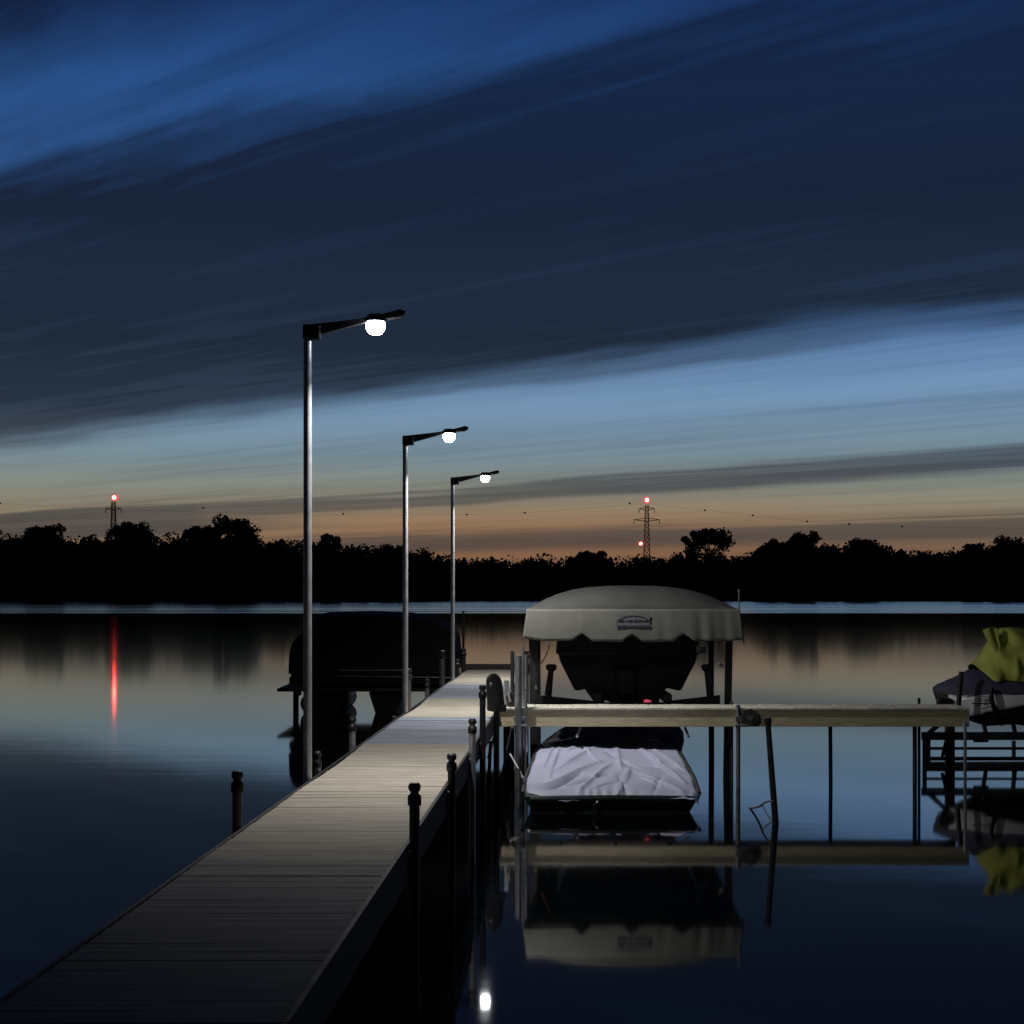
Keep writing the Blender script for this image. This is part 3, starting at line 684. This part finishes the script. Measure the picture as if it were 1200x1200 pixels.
b = MB(); c = P(758, 824, 19.93); b.box(c, (.075, .05, .085), bev=.022); b.build('reflector', M['red'], bt_)
b = MB(); b.box(P(733, 800, 19.92), (.24, .14, .34), bev=.04); b.build('outdrive', M['darkhull'], bt_)
b = MB(); b.box(P(818, 760, 19.95), (.04, .03, .10), bev=.01); b.build('cleat', M['silver'], bt_)
for xp in (704, 768):
    b = MB(); b.box(P(xp, 821, 19.9), (.09, .06, .10), bev=.01); b.build('bunk_bracket', M['dark_metal'], lift)

# ---------------------------------------------------------------- small boat with the pale tarpaulin, moored before the catwalk
sb = empty('moored_boat', (1.2, 19, 0), 'small dark green boat lying low under the catwalk, its near end under a pale tarpaulin', 'boat')
def bc(Y): return float(np.interp(Y, [16.3, 18.7, 21.0], [.948, 1.052, 1.37]))
def gz(Y): return float(np.interp(Y, [16.3, 16.45, 18.6, 21.0], [.15, .175, .36, .46]))
def gw(Y): return float(np.interp(Y, [16.3, 16.45, 17.2, 18.7, 19.6, 20.4, 21.0], [.82, .85, .85, .785, .78, .74, .66]))
def sring(Y):
    c = bc(Y); zt = gz(Y); k = gw(Y); pts = [(-.98, zt), (-1, zt-.02), (-.98, zt-.05), (-.88, -.02), (-.8, -.15), (.8, -.15), (.88, -.02), (.98, zt-.05), (1, zt-.02), (.98, zt)]
    return [Vector((c+x*k, Y, z)) for x, z in pts]
b = MB(); b.loft([sring(y) for y in (16.34, 16.45, 17.2, 18.7, 19.6, 20.4, 21.0)], smooth=False); b.build('hull', M['green'], sb)
b = MB(); b.path([(bc(16.4)+q*gw(16.4), 16.235+.0*q, .150-.01*q*q) for q in (-.93, -.5, 0, .5, .93)], .035, 10); b.build('reflection_guard', M['green'], sb)  # dark bar added to block the tarpaulin's reflection in the water
def fd(s, t):
    Y = lerp(18.6, 20.98, t); k = gw(Y)*.98; a = math.pi*s
    return (bc(Y)-math.cos(a)*k, Y, gz(Y)+.004+.05*math.sin(a)**.6+.006*math.sin(11*s+9*t))
b = MB(); b.grid(fd, 22, 14); b.build('foredeck_cover', M['blacktarp'], sb)
for sg in (-1, 1):
    b = MB(); b.path([(bc(y)+sg*gw(y), y, gz(y)) for y in (16.45, 17.2, 18.7, 19.6, 20.4, 21.0)], .022, 8); b.build('gunwale', M['stringer'], sb)
def wr(x, y):
    z = .010*math.sin(3.1*x+2.2*y+1.5*math.sin(2*y))
    for (ax, ay, bx, by, h_, wd) in ((-.7, .5, -.66, .98, .02, .02), (-.3, .98, -.1, .6, .02, .02), (.45, .9, .62, .4, .018, .02), (-.2, .1, .05, .2, .02, .02), (.3, .3, .5, .15, .02, .02), (-.80, .05, -.10, .62, .030, .045), (-.62, .30, -.58, .95, .024, .03), (-.35, .02, .0, .55, .030, .04), (.06, .0, .20, .42, .055, .035),
                                     (.20, .45, .72, .05, .034, .05), (.12, .45, .10, .98, .024, .05), (.38, .98, .74, .25, .034, .04), (-.15, .98, -.58, .45, .026, .05),
                                     (.55, .95, .80, .50, .028, .035), (.15, .0, .09, .30, -.04, .03), (-.05, .9, .30, .5, -.020, .045), (-.62, .12, -.30, .38, -.03, .03), (.42, .04, .52, .35, -.02, .04),
                                     (-.5, .85, -.38, .98, .02, .03), (-.42, .20, .0, .36, -.028, .03), (.25, .62, .70, .58, -.02, .04)):
        dx, dy = bx-ax, by-ay; Lg = dx*dx+dy*dy; qx, qy = x-ax, y-ay
        t = max(0, min(1, (qx*dx+qy*dy)/Lg)); d2 = math.hypot(qx-t*dx, qy-t*dy)
        z += h_*1.1*math.exp(-(d2/(wd*.62))**1.5)*(.35+.65*math.sin(math.pi*min(1, max(0, t))))
    return z
def tp_(s, t):
    q = 2*s-1; edge = max(0, abs(q)-.94)/.06; e0 = max(0, 1-t/.05)
    sag = .10*max(0, 1-(abs(q)-.0)*1.0)*0
    yfront = 16.26+.34*max(0, -q-.55)**1.2*2.2+.07*math.sin(q*4+1)
    Y = lerp(yfront, 18.72, t); k = gw(Y)*1.0
    gather = .011*math.sin(s*105+2*math.sin(s*17))*max(0, 1-t/.16)*(.45+.55*math.sin(s*9+4))
    z = gz(Y)+.022+.03*t*math.cos(q*math.pi/2)**.6+wr(q*.86, t)*(1-min(1, edge))*1.2-.05*edge**1.4-.030*e0**1.3+gather*.9
    lim = .205+.115*(Y-yfront); z = min(z, lim+.25*max(0, z-lim)*t)
    return (bc(Y)+q*k+.010*math.sin(t*19)*edge, Y-.02*e0+gather*.6, z)
b = MB(); b.grid(tp_, 170, 110); tpo = b.build('tarpaulin', M['tarp'], sb); solidify(tpo, .004)
b = MB(); c = P(700, 944, 16.25); b.path([c+Vector((-.02, 0, -.05)), c+Vector((-.035, -.03, 0)), c+Vector((0, -.035, .05)), c+Vector((.03, -.01, .045))], .013); b.build('tow_eye', M['silver'], sb)
for sg, xp in ((-1, 683), (1, 800)):
    b = MB(); b.tube(P(xp-3*sg*-1, 853, 18.9)+Vector((0, 0, 0)), P(xp+7*(-sg)*-1, 863, 18.5), .014); b.build('strap', M['silver'], sb)
b = MB(); b.path(bez(P(598, 884, 17.6), P(606, 898, 17.2), P(613, 912, 16.8)), .010); 
tag(b.build('bow_line', mat('pale line', (.35, .33, .33), .8)), 'short pale line tying the tarpaulin-covered boat towards the dock', 'rope')

# ---------------------------------------------------------------- pontoon boat under a black cover, left beyond the dock
PY = 29.6
pb = empty('covered_pontoon_boat', (PX(430, PY), PY, 0), 'black covered pontoon boat lying left of the outer dock', 'boat')
def P2(x, y, d=0): return P(x, y, PY)+Vector((0, d, 0))
prof = [(338, 790), (339, 765), (343, 752), (352, 742), (362, 729), (376, 723), (430, 722), (480, 725), (505, 728), (527, 737), (534, 748), (537, 775), (536, 790)]
rings = []
for d_, k, dz in ((0, 1., -.02), (.12, 1.0, .0), (.5, .99, .05), (1.2, .98, .08), (1.9, .98, .05), (2.3, .99, 0), (2.4, 1, -.02)):
    rg = []
    for (x, y) in prof:
        p = P2(x, y, d_); zz = p.z+dz*(1 if y < 760 else 0)
        rg.append(Vector((PX(430, PY)+(p.x-PX(430, PY))*k, p.y, zz+.012*math.sin(x*.15+d_*4))))
    rings.append(rg)
b = MB(); b.loft(rings); b.build('cover', M['blacktarp'], pb)
b = MB(); b.box((PX(437, PY), PY+1.2, .64), (PX(534, PY)-PX(340, PY), 2.34, .10), bev=.03); b.build('side_fence', M['darkhull'], pb)
b = MB(); b.box((PX(435, PY), PY+1.2, PZ(798, PY)), (PX(535, PY)-PX(342, PY), 2.36, .14), bev=.02); b.build('side_panel', M['darkhull'], pb)
b = MB(); b.box((PX(430, PY), PY+1.2, PZ(808.5, PY)), (PX(536, PY)-PX(326, PY), 2.5, .055), bev=.01); b.build('deck', M['stringer'], pb)
b = MB(); b.tube(P2(398, 785.5, -.03), P2(478, 785.5, -.03), .016); b.tube(P2(395, 792, -.02), P2(530, 794, -.02), .009); b.build('rail', M['silver'], pb)
for (x0_, xr) in ((378, 27),):
    for dd in (.1,):
        c = P2(x0_, 830, 0); rings = []
        for d_, rr in ((-.05, .8), (.1, 1), (1.0, 1), (2.2, 1), (2.5, .7)):
            rings.append([Vector((c.x+xr/F*PY*rr*math.cos(a), c.y+d_, .16+.26*rr*math.sin(a))) for a in [2*math.pi*k/18 for k in range(18)]])
        b = MB(); b.loft(rings); b.build('pontoon', M['darkhull'], pb)
for (xa, xb_, xc, xd) in ((432, 475, 440, 463), (500, 532, 506, 526)):
    b = MB(); rings = []
    for d_ in (.05, 2.3):
        rings.append([P2(xa, 812, d_), P2(xb_, 812, d_), P2(xd, 836, d_)+Vector((0, 0, -.02)), P2(xc, 836, d_)+Vector((0, 0, -.02))])
    b.loft(rings, smooth=False); b.build('keel', M['darkhull'], pb)
b = MB(); b.box(P2(347, 812, .2), (.12, .2, .12), bev=.02); b.tube(P2(345, 812, .2), P2(345, 838, .2), .05); b.build('outboard_motor', M['darkhull'], pb)

# thin pole standing past the dock end
b = MB(); b.tube((PX(543, 28.4), 28.4, -.5), (PX(543, 28.4), 28.4, PZ(716, 28.4)), .026, .018); tag(b.build('thin_pole', M['dark_metal']), 'thin brown pole standing just left of the dock end', 'pole')

# ---------------------------------------------------------------- covered watercraft on its lift, right
QY = 21.5
wl = empty('watercraft_lift', (PX(1130, QY), QY, 0), 'low metal lift standing in the water at the right edge, carrying the covered watercraft', 'boat lift')
def Q(x, y, d=0): return P(x, y, QY+d)
XR = PX(1330, QY)
def bar(y, h_, d_, x0_=1080, m='frame', name='rail', w=.06, x1=None):
    a = Q(x0_, y, d_); xr = PX(x1, QY) if x1 else XR
    b = MB(); b.box(((a.x+xr)/2, a.y, a.z), (xr-a.x, w, h_/F*QY), bev=.006); return b.build(name, M[m], wl)
bar(862.5, 9, -.55); bar(877, 3, -.50, 1085); bar(862.5, 9, 1.2, 1084)
bar(889, 4, -.55, 1083, 'dark_metal')
for x0_, d_ in ((1083.5, -.55), (1280, -.55), (1088, 1.2)):
    b = MB(); a = Q(x0_, 858, d_); b.box((a.x, a.y, (a.z-.4)/2), (.045, .045, a.z+.4)); b.build('leg', M['frame'], wl)
b = MB(); a = Q(1113, 846, -.62); b.box((a.x, a.y, (a.z-.5)/2+.0), (.11, .09, a.z+.5), bev=.01); b.build('main_post', M['dark_metal'], wl)
b = MB(); b.path([Q(1106, 884, -.7), Q(1104, 896-8, -.7), Q(1110, 862, -.7)], .02); b.build('cable', M['frame'], wl)
b = MB(); b.tube(Q(1084, 863, -.5), Q(1113, 838, -.5), .03); b.build('brace', M['frame'], wl)
b = MB(); b.tube(Q(1121.5, 850, -.6), Q(1126.5, 787, -.6), .034, .03); b.build('guide_post', M['plastic'], wl)
for x0_, x1_ in ((1152, 1156), (1187, 1190), (1250, 1252)):
    b = MB(); b.tube(Q(x0_, 846, -.25), Q(x1_, 862, -.5), .028); b.tube(Q(x0_, 846, .6), Q(x1_, 862, 1.1), .028); b.build('cradle_arm', M['frame'], wl)
b = MB(); b.tube(Q(1141, 868, -.52), Q(1158, 868, -.52), .02); b.tube(Q(1188, 868, -.52), Q(1188, 890, -.52), .025); b.build('crosspiece', M['frame'], wl)

pw = empty('covered_watercraft', (PX(1200, QY), QY, .5), 'small watercraft under a navy and yellow green cover at the right edge', 'watercraft')
cxs = [1094, 1100, 1112, 1125, 1140, 1155, 1170, 1190, 1210, 1240, 1280, 1330, 1370]
belt = [808, 810, 813, 812, 810, 809.5, 809, 808, 808, 808, 808, 808, 810]
bot = [812, 826, 834, 840, 846, 851, 850, 849, 852, 855, 856, 856, 852]
hw = [.03, .16, .30, .40, .48, .53, .56, .58, .60, .60, .58, .55, .50]
navt = [805, 802, 797, 792, 784, 789, 790, 791, 794, 796, 796, 796, 800]
rings = []
for i, x in enumerate(cxs):
    zb, zk = PZ(belt[i], QY), PZ(bot[i], QY); X_ = PX(x, QY); w_ = hw[i]; r_ = []
    for yy, zz in ((-1, zb), (-1.02, lerp(zb, zk, .35)), (-.9, lerp(zb, zk, .5)), (-.86, lerp(zb, zk, .62)), (-.55, lerp(zb, zk, .9)), (0, zk), (.55, lerp(zb, zk, .9)), (.86, lerp(zb, zk, .62)), (.9, lerp(zb, zk, .5)), (1.02, lerp(zb, zk, .35)), (1, zb)):
        r_.append(Vector((X_, QY+yy*w_, zz)))
    rings.append(r_)
b = MB(); b.loft(rings, smooth=False); b.build('hull', M['greyhull'], pw)
# white topside band set just proud of the hull
def band(s, t):
    x = lerp(1106, 1345, s); zb, zk, w_ = np.interp(x, cxs, belt), np.interp(x, cxs, bot), np.interp(x, cxs, hw)
    yb = zb+.5+t*(25-5*min(1, s*3) if x < 1140 else 21-9*min(1, (x-1140)/60))
    return Vector((PX(x, QY), QY-w_*1.035-.012, PZ(yb, QY)))
b = MB(); b.grid(band, 60, 4); o_ = b.build('topside_band', M['white'], pw); solidify(o_, .012, 0)
b = MB(); c = Q(1107, 825, -.30); b.box(c, (.20, .10, .145), bev=.03); b.build('bumper', M['plastic'], pw)
# registration plate lines on the band (too small to read in the photograph)
b = MB(); ys = QY-.575
for yy in (816, 818.5, 821): b.box(P(1151, yy, ys), (.18, .008, .007))
b.box(P(1151, 824.5, ys), (.26, .008, .014)); b.build('registration_mark', M['frame'], pw)
for x in (1162, 1225):
    b = MB(); b.path([P(x, 806, QY-.60), P(x, 820, QY-.63), P(x+3, 830, QY-.60), P(x+8, 842, QY-.45), P(x+12, 848, QY-.2)], [.028, .028, .028, .034, .03]); b.build('tie_strap', M['plastic'], pw)
rings = []
for i, x in enumerate(cxs):
    zb, zt = PZ(belt[i]+1.5, QY), PZ(navt[i], QY); X_ = PX(x, QY); w_ = hw[i]*1.06+.01; r_ = []
    for k in range(15):
        a = math.pi*k/14; r_.append(Vector((X_, QY-w_*math.cos(a), zb+(zt-zb)*math.sin(a)**.6+.008*math.sin(k*2.1+i*1.7))))
    rings.append(r_)
b = MB(); b.loft(rings, closed=False); b.add(rings[-1], [tuple(range(15))]); b.build('lower_cover', M['navy'], pw)
# yellow green upper cover, draped high over the handlebars
lx = [1139, 1143, 1148, 1152, 1157, 1163, 1170, 1180, 1195, 1215, 1250, 1300, 1350]
lt = [778, 775, 770, 764, 758, 744, 736, 735, 736, 740, 752, 765, 785]
lb = [782, 788, 794, 796.5, 796, 795, 795, 796, 797, 798, 799, 799, 799]
lw = [.20, .30, .38, .42, .44, .42, .42, .46, .50, .50, .48, .42, .35]
def lime_pt(s, t):
    x = lerp(1139, 1350, s**1.5); zt, zb, w_ = np.interp(x, lx, lt), np.interp(x, lx, lb), np.interp(x, lx, lw)
    a = math.pi*t; yy = -math.cos(a)*w_
    prof_ = math.sin(a)**.62
    zt_, zb_ = PZ(zt, QY), PZ(zb, QY)
    z = zb_+(zt_-zb_)*prof_
    dent = .11*math.exp(-((x-1172)/7)**2-((z-PZ(752, QY))/.12)**2)
    fold = .022*math.sin(x*.22+z*9)+.014*math.sin(x*.1-z*16+1)
    crease = .035*math.exp(-(((x-1172)-(z-1.0)*30)/3)**2)*(z < 1.3)
    tuck = .6+.4*(1-prof_)
    return (PX(x, QY)+.02*math.sin(z*13), QY+yy*tuck*1.25-(-dent if yy < 0 else dent)+(fold-crease)*(1 if yy < 0 else -1), z)
b = MB(); b.grid(lime_pt, 110, 60); lo_ = b.build('upper_cover', M['lime'], pw); solidify(lo_, .006)
# loose ear of the cover standing up in front of the handlebar
b = MB()
def ear(s, t):
    a = Q(1152, 738.5, -.16); c = Q(1170, 737, -.22); d1 = Q(1172, 772, -.36); d2 = Q(1177, 768, -.30)
    p = (a*(1-s)+c*s)*(1-t)+(d1*(1-s)+d2*s)*t
    return p+Vector((-.02*math.sin(math.pi*t), -.035*math.sin(s*math.pi*2)*(1-t), .03*math.sin(s*math.pi)*(1-t)))
b.grid(ear, 16, 20); solidify(b.build('cover_ear', M['lime'], pw), .008)
